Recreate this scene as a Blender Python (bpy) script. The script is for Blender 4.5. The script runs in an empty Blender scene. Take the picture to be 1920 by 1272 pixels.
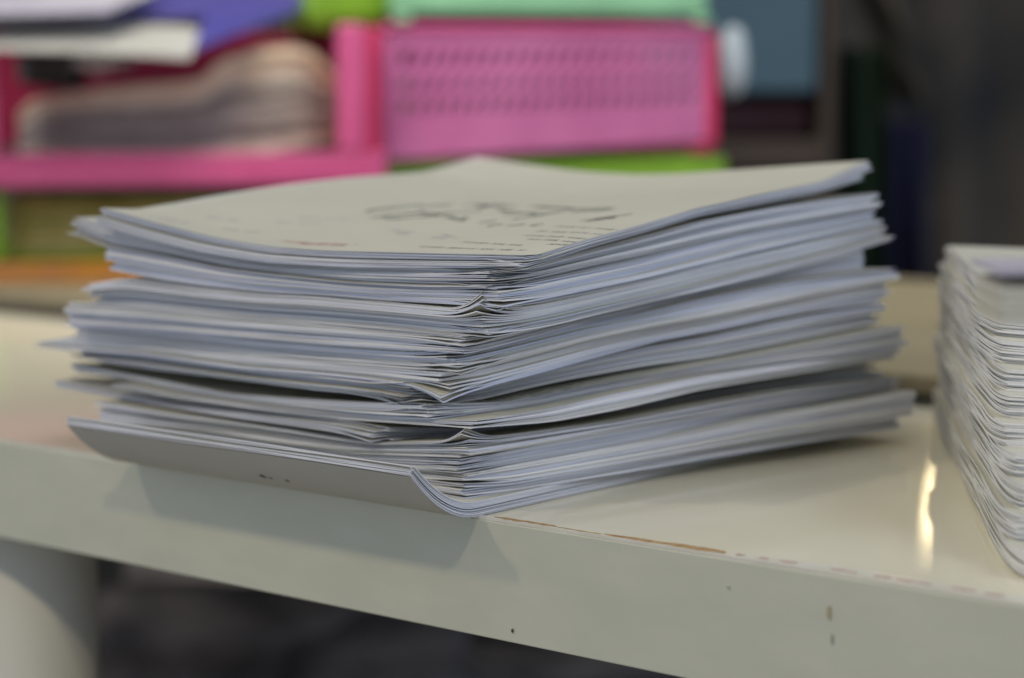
import bpy, math, random
import numpy as np
rng = np.random.default_rng(11)
random.seed(5)
sc = bpy.context.scene
col = sc.collection
T = 0.45                                   # height of the table top above the floor (metres)

# ------------------------------------------------------------------ measured frame of the place
FPX, YH = 4085.0, 186.0
TH = math.atan((636 - YH) / FPX)
H = 0.1722                                 # camera above the table top
Fv = np.array([0, math.cos(TH), -math.sin(TH)])
Uv = np.array([0, math.sin(TH), math.cos(TH)])
def ray(u, v):
    return Fv + np.array([1., 0, 0]) * ((u - 960) / FPX) - Uv * ((v - 636) / FPX)
def proj_u(x, y, z):
    d = np.array([x, y, z - H]); return 960 + FPX * d[0] / (d @ Fv)
EA = np.array([-0.76885, 0.63943])         # along the front edge of the table, to the left
EB = np.array([0.63943, 0.76885])          # away from the camera, across the table
O = np.array([-0.01146, 0.88691])
def hit(u, v, P, e):
    """point of the ray on the vertical plane through P along e: distance along e, height"""
    r = ray(u, v)
    s = np.linalg.solve(np.array([[r[0], -e[0]], [r[1], -e[1]]]), P)
    return s[1], H + r[2] * s[0]
def at(u, v, D):
    r = ray(u, v); t = D / r[1]
    return np.array([r[0] * t, D, H + T + r[2] * t])

# ------------------------------------------------------------------ materials
def mat(name, base, rough=0.5, spec=0.5, noise=None, bump=None, coat=0.0, sheen=0.0, trans=0.0):
    m = bpy.data.materials.new(name); m.use_nodes = True
    nt = m.node_tree; b = nt.nodes['Principled BSDF']
    b.inputs['Roughness'].default_value = rough
    b.inputs['Specular IOR Level'].default_value = spec
    b.inputs['Coat Weight'].default_value = coat
    b.inputs['Coat Roughness'].default_value = 0.04
    b.inputs['Base Color'].default_value = (*base, 1)
    tc = nt.nodes.new('ShaderNodeTexCoord')
    if noise:
        c2, scale, lo, hi = noise[:4]
        st = noise[4] if len(noise) > 4 else (1, 1, 1)
        mp = nt.nodes.new('ShaderNodeMapping'); mp.inputs['Scale'].default_value = st
        nt.links.new(tc.outputs['Object'], mp.inputs['Vector'])
        n = nt.nodes.new('ShaderNodeTexNoise'); n.inputs['Scale'].default_value = scale
        n.inputs['Detail'].default_value = 5
        nt.links.new(mp.outputs[0], n.inputs['Vector'])
        r = nt.nodes.new('ShaderNodeValToRGB')
        r.color_ramp.elements[0].position = lo; r.color_ramp.elements[1].position = hi
        r.color_ramp.elements[0].color = (*base, 1); r.color_ramp.elements[1].color = (*c2, 1)
        nt.links.new(n.outputs['Fac'], r.inputs['Fac'])
        nt.links.new(r.outputs['Color'], b.inputs['Base Color'])
    if bump:
        scale, strength, dist = bump[:3]
        st = bump[3] if len(bump) > 3 else (1, 1, 1)
        mp = nt.nodes.new('ShaderNodeMapping'); mp.inputs['Scale'].default_value = st
        nt.links.new(tc.outputs['Object'], mp.inputs['Vector'])
        n = nt.nodes.new('ShaderNodeTexNoise'); n.inputs['Scale'].default_value = scale
        n.inputs['Detail'].default_value = 6
        nt.links.new(mp.outputs[0], n.inputs['Vector'])
        bp = nt.nodes.new('ShaderNodeBump'); bp.inputs['Strength'].default_value = strength
        bp.inputs['Distance'].default_value = dist
        nt.links.new(n.outputs['Fac'], bp.inputs['Height'])
        nt.links.new(bp.outputs[0], b.inputs['Normal']); nt.links.new(bp.outputs[0], b.inputs['Coat Normal'])
    return m

def paper_mat(name, c1, c2, tl=0.12):
    """paper: each sheet a slightly different white, with faint mottling"""
    m = bpy.data.materials.new(name); m.use_nodes = True
    nt = m.node_tree; b = nt.nodes['Principled BSDF']; out = nt.nodes['Material Output']
    b.inputs['Roughness'].default_value = 0.75
    b.inputs['Specular IOR Level'].default_value = 0.25
    oi = nt.nodes.new('ShaderNodeObjectInfo')
    r = nt.nodes.new('ShaderNodeValToRGB')
    r.color_ramp.elements[0].color = (*c1, 1); r.color_ramp.elements[1].color = (*c2, 1)
    nt.links.new(oi.outputs['Random'], r.inputs['Fac'])
    tc = nt.nodes.new('ShaderNodeTexCoord')
    n = nt.nodes.new('ShaderNodeTexNoise'); n.inputs['Scale'].default_value = 35; n.inputs['Detail'].default_value = 4
    nt.links.new(tc.outputs['Object'], n.inputs['Vector'])
    mr = nt.nodes.new('ShaderNodeMapRange'); mr.inputs['To Min'].default_value = 0.94; mr.inputs['To Max'].default_value = 1.05
    nt.links.new(n.outputs['Fac'], mr.inputs['Value'])
    mx = nt.nodes.new('ShaderNodeMix'); mx.data_type = 'RGBA'; mx.blend_type = 'MULTIPLY'; mx.inputs['Factor'].default_value = 1
    nt.links.new(r.outputs['Color'], mx.inputs[6]); nt.links.new(mr.outputs[0], mx.inputs[7])
    nt.links.new(mx.outputs[2], b.inputs['Base Color'])
    t = nt.nodes.new('ShaderNodeBsdfTranslucent'); ms = nt.nodes.new('ShaderNodeMixShader')
    nt.links.new(mx.outputs[2], t.inputs['Color'])
    ms.inputs[0].default_value = tl
    nt.links.new(b.outputs[0], ms.inputs[1]); nt.links.new(t.outputs[0], ms.inputs[2])
    nt.links.new(ms.outputs[0], out.inputs['Surface'])
    return m

M = {}
M['paper'] = paper_mat('paper_face', (.69, .675, .575), (.77, .755, .655), 0.20)
M['edge'] = paper_mat('paper_cut_edge', (.64, .68, .84), (.86, .86, .85), 0.0)
M['cream_edge'] = paper_mat('paper_cut_edge_cream', (.80, .80, .80), (.88, .87, .84), 0.0)
M['ink'] = mat('black_ink', (.10, .11, .10), .6)
M['greyink'] = mat('grey_ink', (.22, .24, .22), .6)
M['redink'] = mat('red_ink', (.55, .16, .12), .6)
M['blueink'] = mat('blue_ink', (.30, .32, .50), .6)
M['edge_band'] = mat('edge_band_white', (.66, .63, .53), .35, noise=((.74, .72, .64), 60, .3, .7))
M['chip'] = mat('bare_chipboard', (.30, .17, .07), .9, noise=((.50, .35, .17), 300, .3, .7))
M['stain'] = mat('brown_stain', (.07, .06, .04), .8)
M['ystain'] = mat('yellow_stain', (.44, .39, .24), .7)
M['gstain'] = mat('grey_scuff', (.34, .35, .31), .7)
M['pinkstain'] = mat('pink_stain', (.52, .40, .35), .6)

# lacquered board: gloss with a fine horizontal ripple
def lacquer(name, base, c2, rough, bump_s, coat):
    m = mat(name, base, rough, 0.05, noise=(c2, 9, .35, .65), bump=(650, bump_s * 1.3, .00006, (1, 7, 1)), coat=coat)
    return m
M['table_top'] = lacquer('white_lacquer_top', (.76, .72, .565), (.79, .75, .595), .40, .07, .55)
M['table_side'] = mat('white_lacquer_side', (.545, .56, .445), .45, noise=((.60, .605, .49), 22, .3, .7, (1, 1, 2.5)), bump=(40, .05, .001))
M['leg'] = mat('white_lacquer_leg', (.60, .60, .52), .5, noise=((.64, .63, .55), 6, .3, .7))
M['bench'] = mat('beige_bench', (.235, .20, .12), .6, noise=((.28, .245, .155), 8, .3, .7))
M['bench_front'] = mat('grey_bench_front', (.18, .18, .15), .5, noise=((.22, .21, .17), 10, .3, .7))
M['curtain'] = mat('mottled_curtain', (.036, .036, .038), .9, noise=((.115, .10, .078), 4.5, .36, .70))
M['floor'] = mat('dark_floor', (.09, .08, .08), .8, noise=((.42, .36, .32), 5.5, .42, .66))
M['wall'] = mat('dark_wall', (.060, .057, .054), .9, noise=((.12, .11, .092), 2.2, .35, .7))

# ------------------------------------------------------------------ object helpers
def link(name, verts, faces, mats, parent=None, smooth=False, midx=None):
    me = bpy.data.meshes.new(name)
    me.from_pydata([tuple(map(float, v)) for v in verts], [], faces)
    if not isinstance(mats, (list, tuple)): mats = [mats]
    for m in mats: me.materials.append(m)
    if midx is not None: me.polygons.foreach_set('material_index', midx)
    if smooth: me.polygons.foreach_set('use_smooth', [True] * len(me.polygons))
    me.update()
    o = bpy.data.objects.new(name, me); col.objects.link(o)
    if parent is not None:
        o.parent = parent
        o.location = -parent.location if False else (0, 0, 0)
    return o
def thing(name, label, cat, loc=(0, 0, 0), rz=0.0, group=None):
    o = bpy.data.objects.new(name, None); col.objects.link(o)
    o.empty_display_size = .02
    o.location = tuple(map(float, loc)); o.rotation_euler = (0, 0, rz)
    o['label'] = label; o['category'] = cat
    if group: o['group'] = group
    return o
def tag(o, label, cat, group=None):
    o['label'] = label; o['category'] = cat
    if group: o['group'] = group
    return o
def struct(o): o['kind'] = 'structure'; return o

def box(x0, x1, y0, y1, z0, z1):
    v = [(x0, y0, z0), (x1, y0, z0), (x1, y1, z0), (x0, y1, z0), (x0, y0, z1), (x1, y0, z1), (x1, y1, z1), (x0, y1, z1)]
    f = [(0, 3, 2, 1), (4, 5, 6, 7), (0, 1, 5, 4), (1, 2, 6, 5), (2, 3, 7, 6), (3, 0, 4, 7)]
    return v, f
def boxes(name, bs, m, parent=None, bev=0.0, seg=2):
    V, Fc = [], []
    for b in bs:
        v, f = box(*b); n = len(V); V += v; Fc += [tuple(i + n for i in q) for q in f]
    o = link(name, V, Fc, m, parent)
    if bev:
        md = o.modifiers.new('bevel', 'BEVEL'); md.width = bev; md.segments = seg; md.limit_method = 'ANGLE'
        o.data.polygons.foreach_set('use_smooth', [True] * len(o.data.polygons))
        md2 = o.modifiers.new('wn', 'WEIGHTED_NORMAL')
    return o

# ------------------------------------------------------------------ paper bundles
def smooth_curve(x, y, n=240, win=21):
    x = np.array(x); y = np.array(y); o = np.argsort(x); x = x[o]; y = y[o]
    xs = np.linspace(x[0], x[-1], n); ys = np.interp(xs, x, y)
    k = np.hanning(win); k /= k.sum()
    pad = win // 2
    # odd reflection keeps the end values
    L = 2 * ys[0] - ys[pad:0:-1]; R = 2 * ys[-1] - ys[-2:-pad - 2:-1]
    ys = np.convolve(np.concatenate([L, ys, R]), k, 'valid')
    return xs, ys
class Surf:
    """height field over the table, read from the two visible edge lines of the pile"""
    def __init__(s, N, e1, e2, left, right, damp=.32):
        P = O + EA * N[0] + EB * N[1]
        l = [hit(u, v, P, e1) for u, v in left]; r = [hit(u, v, P, e2) for u, v in right]
        s.P = P; s.e1, s.e2 = e1, e2
        s.lx, s.lz = smooth_curve([a for a, b in l], [b for a, b in l])
        s.rx, s.rz = smooth_curve([a for a, b in r], [b for a, b in r])
        zc = .5 * (np.interp(0, s.lx, s.lz) + np.interp(0, s.rx, s.rz)); s.zc = zc
        s.dl = zc - np.interp(0, s.lx, s.lz); s.dr = zc - np.interp(0, s.rx, s.rz)
        s.W, s.L = s.lx[-1], s.rx[-1]
        s.c = damp * ((s.lz[-1] - zc) + (s.rz[-1] - zc)) / (s.W * s.L)
        s.A = np.linalg.inv(np.column_stack([e1, e2]))
    def __call__(s, X, Y):
        dx = X - s.P[0]; dy = Y - s.P[1]
        a = s.A[0, 0] * dx + s.A[0, 1] * dy; b = s.A[1, 0] * dx + s.A[1, 1] * dy
        fl = np.exp(-np.clip(a, 0, 1) / .03); fr = np.exp(-np.clip(b, 0, 1) / .03)
        zl = np.interp(a, s.lx, s.lz) + s.dl * fl; zr = np.interp(b, s.rx, s.rz) + s.dr * fr
        return zl + zr - s.zc - s.c * np.clip(a, 0, s.W) * np.clip(b, 0, s.L)

SP = .00040                                # spacing of the visible leaves
def nonuni(L, n, dense=.45):
    t = np.linspace(0, 1, n); t = t ** (1 + dense)
    return t * L
def sheet_mesh(name, A, B, W, L, N, e1, e2, ztop, zbot, parent, off, mats, edge_rag, curl=None, crease=0.):
    """one thin leaf: grid top and bottom, ragged cut edge all round"""
    a = nonuni(W, A); b = nonuni(L, B)
    aa, bb = np.meshgrid(a, b, indexing='ij')
    # slightly wandering edges
    ph = rng.uniform(0, 6.28, 4)
    aa = aa + edge_rag * np.sin(bb * 31 + ph[0]) * (1 - aa / W) + edge_rag * np.sin(bb * 19 + ph[1]) * (aa / W)
    bb = bb + edge_rag * np.sin(aa * 37 + ph[2]) * (1 - bb / L) + edge_rag * np.sin(aa * 17 + ph[3]) * (bb / L)
    if crease:
        k_ = crease * np.exp(-(aa + bb) / .016); aa = aa + k_; bb = bb + k_
    c, s = math.cos(off[2]), math.sin(off[2])
    a2 = aa * c - bb * s + off[0]; b2 = aa * s + bb * c + off[1]
    X = N[0] + e1[0] * a2 + e2[0] * b2; Y = N[1] + e1[1] * a2 + e2[1] * b2
    zt = ztop(X, Y, aa, bb); zb = zbot(X, Y, aa, bb)
    zt = np.maximum(zt, zb + .00005)
    if curl is not None:
        h, r, cr = curl
        d = np.hypot(aa, bb * cr); k = np.clip(1 - d / r, 0, 1) ** 2 * h
        zt = zt + k; zb = zb + k
    na, nb = A, B
    V = np.concatenate([np.stack([X, Y, zt + T], -1).reshape(-1, 3), np.stack([X, Y, zb + T], -1).reshape(-1, 3)])
    i = np.arange(na * nb).reshape(na, nb); j = i + na * nb
    q = np.stack([i[:-1, :-1], i[:-1, 1:], i[1:, 1:], i[1:, :-1]], -1).reshape(-1, 4)
    qb = np.stack([j[:-1, :-1], j[1:, :-1], j[1:, 1:], j[:-1, 1:]], -1).reshape(-1, 4)
    def side(x, y): return np.stack([x[:-1], x[1:], y[1:], y[:-1]], -1)
    sd = np.concatenate([side(i[0, :], j[0, :]), side(i[::-1, 0], j[::-1, 0]), side(i[::-1, -1][::-1], j[::-1, -1][::-1]), side(i[-1, ::-1], j[-1, ::-1])])
    Fc = np.concatenate([q, qb, sd])
    # e1 x e2 points down here: flip so the faces look outward
    if (e1[0] * e2[1] - e1[1] * e2[0]) > 0: Fc = Fc[:, ::-1]
    me = bpy.data.meshes.new(name)
    me.vertices.add(len(V)); me.vertices.foreach_set('co', V.ravel())
    me.loops.add(Fc.size); me.loops.foreach_set('vertex_index', Fc.ravel().astype(np.int32))
    me.polygons.add(len(Fc)); me.polygons.foreach_set('loop_start', np.arange(0, Fc.size, 4, dtype=np.int32))
    for m in mats: me.materials.append(m)
    mi = np.zeros(len(Fc), np.int32); mi[len(q) * 2:] = 1
    me.polygons.foreach_set('material_index', mi)
    sm = np.ones(len(Fc), bool); sm[len(q) * 2:] = False
    me.polygons.foreach_set('use_smooth', sm)
    me.update(calc_edges=True); me.validate()
    o = bpy.data.objects.new(name, me); col.objects.link(o); o.parent = parent
    return o, (X, Y, zt)

def wave(seed, amp):
    r = np.random.default_rng(seed)
    k = r.uniform(-1, 1, (5, 2)); k = k / np.linalg.norm(k, axis=1)[:, None] * r.uniform(20, 75, 5)[:, None]
    p = r.uniform(0, 6.28, 5)
    def f(X, Y):
        z = 0
        for (kx, ky), q in zip(k, p): z = z + np.sin(kx * X + ky * Y + q)
        return z * amp / 2.2
    return f

BUNDLES = []
def bundle(label, top, N_u, L_u, R_u, n=None, bot=None, q=0.0, dR=0.0, curl=None, rag=.0009, jit=.0008, tips=0.4, gap=.45, droop=None):
    BUNDLES.append(dict(label=label, top=top, bot=bot, Nu=N_u, Lu=L_u, Ru=R_u, n=n, q=q, curl=curl, rag=rag, jit=jit, tips=tips, gap=gap, droop=droop))

S0 = ([(190, 390), (300, 420), (400, 445), (500, 462), (600, 470), (800, 475), (985, 479)],
      [(985, 479), (1060, 474), (1176, 433), (1312, 392), (1413, 367), (1539, 342), (1627, 301)])
S1 = ([(150, 408), (186, 420), (280, 448), (374, 471), (500, 492), (657, 501), (800, 503), (935, 504)],
      [(935, 505), (1000, 497), (1100, 470), (1200, 444), (1312, 414), (1462, 388), (1540, 376), (1648, 362)])
A_bot = (S1[0], [(985, 503), (1100, 467), (1200, 440), (1312, 406), (1462, 377), (1540, 362), (1630, 335)])
S2 = ([(145, 440), (200, 465), (302, 481), (428, 507), (657, 532), (800, 540), (905, 541)],
      [(905, 541), (1000, 530), (1200, 490), (1400, 442), (1655, 396)])
S3 = ([(170, 532), (240, 520), (280, 525), (374, 538), (500, 551), (600, 555), (726, 566), (905, 582)],
      [(905, 584), (1000, 572), (1200, 530), (1400, 480), (1662, 424)])
C_bot = ([(203, 507), (240, 513), (280, 522), (374, 536), (500, 549), (600, 553), (726, 564), (935, 575)], S3[1])
S4 = ([(127, 567), (280, 575), (437, 591), (600, 603), (757, 616), (895, 629)],
      [(895, 629), (1000, 608), (1100, 583), (1200, 560), (1320, 532), (1477, 496), (1640, 446)])
S5 = ([(130, 604), (374, 622), (600, 645), (757, 655), (865, 662)],
      [(865, 662), (960, 640), (1100, 605), (1200, 587), (1320, 559), (1477, 528), (1680, 503)])
S5b = ([(75, 640), (138, 632), (280, 643), (470, 668), (657, 684), (845, 697)],
       [(845, 697), (960, 668), (1100, 634), (1200, 614), (1320, 592), (1508, 553), (1655, 526)])
S6 = ([(75, 654), (138, 655), (280, 664), (470, 692), (657, 707), (836, 724)],
      [(836, 726), (883, 714), (1071, 664), (1197, 634), (1320, 613), (1508, 574), (1680, 552)])
G_bot = ([(135, 668), (200, 680), (300, 695), (437, 712), (600, 733), (757, 745)],
         [(757, 748), (886, 745), (940, 735), (1040, 716), (1120, 702), (1200, 688), (1320, 672), (1508, 634), (1640, 607)])
S7 = ([(135, 680), (211, 695), (437, 738), (657, 753), (790, 757)],
      [(790, 757), (867, 757), (977, 753), (1072, 743), (1134, 721), (1197, 706), (1312, 684), (1413, 666), (1688, 611)])
H_bot = ([(135, 700), (200, 712), (327, 740), (500, 764), (657, 784), (817, 799)],
         [(817, 799), (900, 783), (1072, 758), (1134, 741), (1312, 705), (1413, 690), (1688, 650)])
I_top = ([(200, 716), (327, 742), (500, 766), (657, 785), (899, 790)],
         [(899, 788), (1040, 765), (1134, 743), (1312, 706), (1413, 691), (1688, 652)])
I_bot = ([(200, 721), (327, 746), (500, 770), (657, 787), (899, 804)],
         [(899, 804), (1035, 792), (1161, 768), (1312, 732), (1463, 707), (1684, 672)])
J_top = ([(120, 706), (200, 724), (327, 749), (500, 772), (657, 789), (708, 800)],
         [(708, 800), (817, 801), (900, 806), (1035, 796), (1161, 773), (1312, 736), (1463, 712), (1664, 680)])
J_bot = ([(120, 731), (198, 749), (334, 772), (554, 803), (708, 829)],
         [(708, 829), (817, 817), (900, 812), (1035, 806), (1161, 785), (1312, 752), (1473, 722), (1680, 700)])
K_top = ([(190, 753), (334, 776), (554, 806), (708, 830), (878, 826)],
         [(878, 824), (1000, 810), (1161, 788), (1312, 758), (1473, 730), (1684, 704)])
S_L = ([(185, 790), (415, 812), (525, 829), (657, 846), (870, 852)],
       [(870, 852), (960, 838), (1211, 793), (1473, 752), (1684, 722)])
S_M = ([(160, 796), (300, 824), (415, 842), (525, 855), (657, 872), (872, 888)],
       [(872, 888), (960, 872), (1211, 828), (1413, 786), (1713, 733)])
S_O = ([(165, 808), (300, 832), (415, 848), (525, 862), (657, 882), (780, 900), (868, 910)],
       [(868, 910), (960, 905), (1211, 858), (1413, 820), (1690, 776)])

bundle('topmost paper bundle with the handwritten and printed page facing up', S0, 985, 190, 1627, bot=A_bot, n=18, jit=.0006, gap=.5)
bundle('second paper bundle from the top, its frayed left corner poking out', S1, 932, 147, 1648, n=20, jit=.0010, tips=.5, gap=.5)
bundle('blue-shaded paper bundle above the upturned corner, its left end set back', S2, 935, 203, 1640, bot=C_bot, n=15, jit=.0004, gap=.15)
bundle('paper bundle whose near corner sheets peak upwards like a small tent', S3, 908, 170, 1662, n=17, curl=(.0085, .020, .8), tips=.5)
bundle('paper bundle just below the tent-like peaked corner, square at its left end', S4, 872, 128, 1622, n=15, tips=.4)
bundle('paper bundle with its near corner curled into a soft fan, mid-stack', S5, 848, 136, 1679, n=13, curl=(.0035, .03, 1.), tips=.4)
bundle('thin paper bundle with one sheet sliding far out at the left', S5b, 836, 74, 1668, n=11, tips=.5, droop=(.0045, .024, .8))
bundle('drooping paper bundle whose underside shows above the scribbled page, mid-stack', S6, 757, 138, 1640, bot=G_bot, n=17, tips=.6, jit=.0016, gap=.5, droop=(.0040, .045, .45))
bundle('paper bundle with a scribbled page glimpsed in the dark gap mid-stack', S7, 800, 134, 1688, bot=H_bot, n=14, tips=.5, gap=.5)
bundle('short paper block set back at the near corner under the scribbled page', I_top, 888, 215, 1684, bot=I_bot, n=7, jit=.0004)
bundle('paper bundle with its near corner jutting furthest out to the left', J_top, 708, 120, 1664, bot=J_bot, n=11, tips=.6, jit=.0012, gap=.6, droop=(.002, .03, .7))
bundle('paper bundle with a little white triangular flap standing at its corner', K_top, 878, 190, 1678, n=12, curl=(.0055, .016, .8), tips=.4)
bundle('smooth paper bundle with a pale block at its corner, low in stack', S_L, 864, 192, 1684, n=15, jit=.0005, gap=.2)
bundle('paper bundle low in the stack with its right corner reaching furthest right', S_M, 868, 178, 1713, n=10, jit=.0006, gap=.3)
bundle('thin paper bundle lying in the curl of the bottom bundle', S_O, 872, 162, 1690, n=9, jit=.0006, gap=.3)

def unproj_N(u, q, z=.05):
    lo, hi = -.25, .35
    for _ in range(40):
        m = .5 * (lo + hi); P = O + EA * m + EB * q
        if proj_u(P[0], P[1], z) > u: lo = m
        else: hi = m
    return lo, q
def solve_len(P, e, u, z):
    lo, hi = .02, .5; s = proj_u(*(P + e * hi), z) > proj_u(*(P + e * lo), z)
    for _ in range(40):
        m = .5 * (lo + hi); v = proj_u(*(P + e * m), z)
        if (v < u) == s: lo = m
        else: hi = m
    return lo
LREF = .292
def frame(b):
    """near corner, axes and size from the three visible corners"""
    z = H + ray(b['Nu'], b['top'][0][-1][1])[2] * .9
    N = unproj_N(b['Nu'], b['q'], z); P = O + EA * N[0] + EB * N[1]
    zr = z + .01
    best = None
    for k in range(-60, 61):                # turn until the far right corner lands where it is seen
        phi = math.radians(k * .25)
        e2 = EB * math.cos(phi) - EA * math.sin(phi)
        d = abs(proj_u(*(P + e2 * LREF), zr) - b['Ru'])
        if best is None or d < best[0]: best = (d, phi)
    phi = best[1]
    e2 = EB * math.cos(phi) - EA * math.sin(phi)
    p1 = phi * .45
    e1 = EA * math.cos(p1) + EB * math.sin(p1)
    W = solve_len(P, e1, b['Lu'], z)
    return N, P, e1, e2, W, LREF
for b in BUNDLES:
    b['N'], b['P'], b['e1'], b['e2'], b['W'], b['L'] = frame(b)
    print(b['label'][:30], 'p=%.3f W=%.3f' % (b['N'][0], b['W']), 'phi', round(math.degrees(math.acos(min(1, b['e2'] @ EB))), 2))

# the bottom bundle: its front edge hangs over the table edge and curls up
KC = 13.6
WB = .2145
def curl_bot(X, Y):
    p = (X - O[0]) * EA[0] + (Y - O[1]) * EA[1]; q = (X - O[0]) * EB[0] + (Y - O[1]) * EB[1]
    z = KC * np.clip(-(q + .0005), 0, 1) ** 2 + .0004
    return z
P_TH = .0064
def p_top(X, Y): return curl_bot(X, Y) + P_TH
surf = []
for b in BUNDLES:
    b['T'] = Surf(b['N'], b['e1'], b['e2'], *b['top'])
    b['B'] = Surf(b['N'], b['e1'], b['e2'], *b['bot']) if b['bot'] else None
NB = len(BUNDLES)
MINTH = [b['n'] * .00022 for b in BUNDLES]
def top_of(i, X, Y):
    if i >= NB: return p_top(X, Y)
    return np.maximum(BUNDLES[i]['T'](X, Y), bot_of(i, X, Y) + MINTH[i])
def bot_of(i, X, Y):
    z = top_of(i + 1, X, Y) + .00012
    if BUNDLES[i]['B'] is not None: z = np.maximum(z, BUNDLES[i]['B'](X, Y))
    return z

MATS = [M['paper'], M['edge']]
TOP_PAGE = None
GRP = 'bundles of paper in the big central stack'
for i, b in enumerate(BUNDLES):
    n = round(b['n'] * 1.2)
    root = thing('paper_bundle', b['label'], 'paper bundle', (0, 0, 0), 0, GRP)
    w = rng.uniform(.55, 1.5, n); w[-1] *= .45; w[-2] *= .7; w /= w.sum()
    t = np.concatenate([[0], np.cumsum(w)])
    cl = np.zeros(3); left = 0
    for k in range(n):                      # k = 0 is the bottom leaf of the bundle
        if left == 0:
            cl = np.array([rng.normal(0, b['jit'] * 2.1), rng.normal(0, b['jit'] * 2.1), rng.normal(0, .0042)])
            left = int(rng.integers(2, 6))
        left -= 1
        off = cl + np.array([rng.normal(0, b['jit'] * .55), rng.normal(0, b['jit'] * .55), rng.normal(0, .0010)])
        if k in (0, n - 1): off = off * .4
        wv = wave(1000 * i + k, .5)
        open_ = rng.random() < b['gap']
        gmax = .55 if open_ else .10
        dip = rng.normal(0, .0011) if rng.random() < b['tips'] else rng.normal(0, .0002)
        cache = {}
        def both(X, Y):
            key = X.shape
            if 'v' not in cache or cache['k'] is not X:
                cache['v'] = (bot_of(i, X, Y), top_of(i, X, Y)); cache['k'] = X
            return cache['v']
        def zb(X, Y, a, bb, k=k, dip=dip):
            lo, hi = both(X, Y)
            return lo + (hi - lo) * t[k] + dip * np.clip(1 - np.hypot(a, bb) / .028, 0, 1) ** 1.5
        def zt(X, Y, a, bb, k=k, wv=wv, gmax=gmax, dip=dip):
            lo, hi = both(X, Y)
            g = np.clip(.04 + gmax * np.clip(wv(X, Y) + .1, 0, 1), 0, .8)
            return lo + (hi - lo) * (t[k] + (t[k + 1] - t[k]) * (1 - g)) + dip * np.clip(1 - np.hypot(a, bb) / .028, 0, 1) ** 1.5
        curl = None
        if b['curl']:
            s = max(0, (k + 1) / n - .25) / .75
            curl = (b['curl'][0] * s ** 2.4, b['curl'][1] * (.7 + .3 * s), b['curl'][2])
        if b['droop']:
            s = 1 - k / n; s = max(0, s - .3) / .7
            curl = (-b['droop'][0] * s ** 1.6, b['droop'][1], b['droop'][2])
        o, g = sheet_mesh('sheet', 34, 34, b['W'] + rng.normal(0, .0008), b['L'], b['P'], b['e1'], b['e2'], zt, zb, root, off, MATS, .0003, curl)
        if i == 0 and k == n - 1: TOP_PAGE = (o, g, root)
        if i == 8 and k == n - 1: GAP_PAGE = (o, g, root)

# bottom bundle
root = thing('paper_bundle', 'bottom paper bundle whose front edge overhangs the table and curls up', 'paper bundle', (0, 0, 0), 0, GRP)
n = 13
PB = O + EB * -.0385 + EA * .0040
for k in range(n):
    f0, f1 = k / n, (k + 1) / n
    g = rng.uniform(.05, .22)
    off = np.array([rng.normal(0, .0004), rng.normal(0, .0004) - .0004 * k * 0 + .0009 * (n - k) * -.2, rng.normal(0, .0006)])
    o, gg = sheet_mesh('sheet', 34, 60, WB + rng.normal(0, .0005), .326 + rng.normal(0, .0008), PB, EA, EB,
                       lambda X, Y, a, bb: curl_bot(X, Y) + P_TH * (f0 + (f1 - f0) * (1 - g)),
                       lambda X, Y, a, bb: curl_bot(X, Y) + P_TH * f0, root, off, MATS, .00025)
    if k == 0: UNDER = (o, gg, root)

# ------------------------------------------------------------------ writing on the top page
def grid_at(g, fa, fb):
    """point on the page, fa and fb running 0..1 along its two sides"""
    X, Y, Z = g; A, B = X.shape
    a = fa ** (1 / 1.45) * (A - 1); b = fb ** (1 / 1.45) * (B - 1)
    i = int(min(max(a, 0), A - 2)); j = int(min(max(b, 0), B - 2)); u, v = a - i, b - j
    def L(Q): return (Q[i, j] * (1 - u) + Q[i + 1, j] * u) * (1 - v) + (Q[i, j + 1] * (1 - u) + Q[i + 1, j + 1] * u) * v
    return np.array([L(X), L(Y), L(Z) + T])
def strokes(name, paths, width, m, parent, g, lift=.00012):
    V, Fc = [], []
    for path in paths:
        pts = [grid_at(g, *p) for p in path]
        base = len(V)
        for k, p in enumerate(pts):
            d = pts[min(k + 1, len(pts) - 1)] - pts[max(k - 1, 0)]; d[2] = 0
            nrm = np.array([-d[1], d[0], 0]); ln = np.linalg.norm(nrm)
            nrm = nrm / ln if ln > 1e-9 else np.array([1., 0, 0])
            w = width * random.uniform(.7, 1.25)
            V += [p + nrm * w + (0, 0, lift), p - nrm * w + (0, 0, lift)]
        for k in range(len(pts) - 1): Fc.append((base + 2 * k, base + 2 * k + 1, base + 2 * k + 3, base + 2 * k + 2))
    return link(name, V, Fc, m, parent)
pg, G0, A0 = TOP_PAGE
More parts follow.
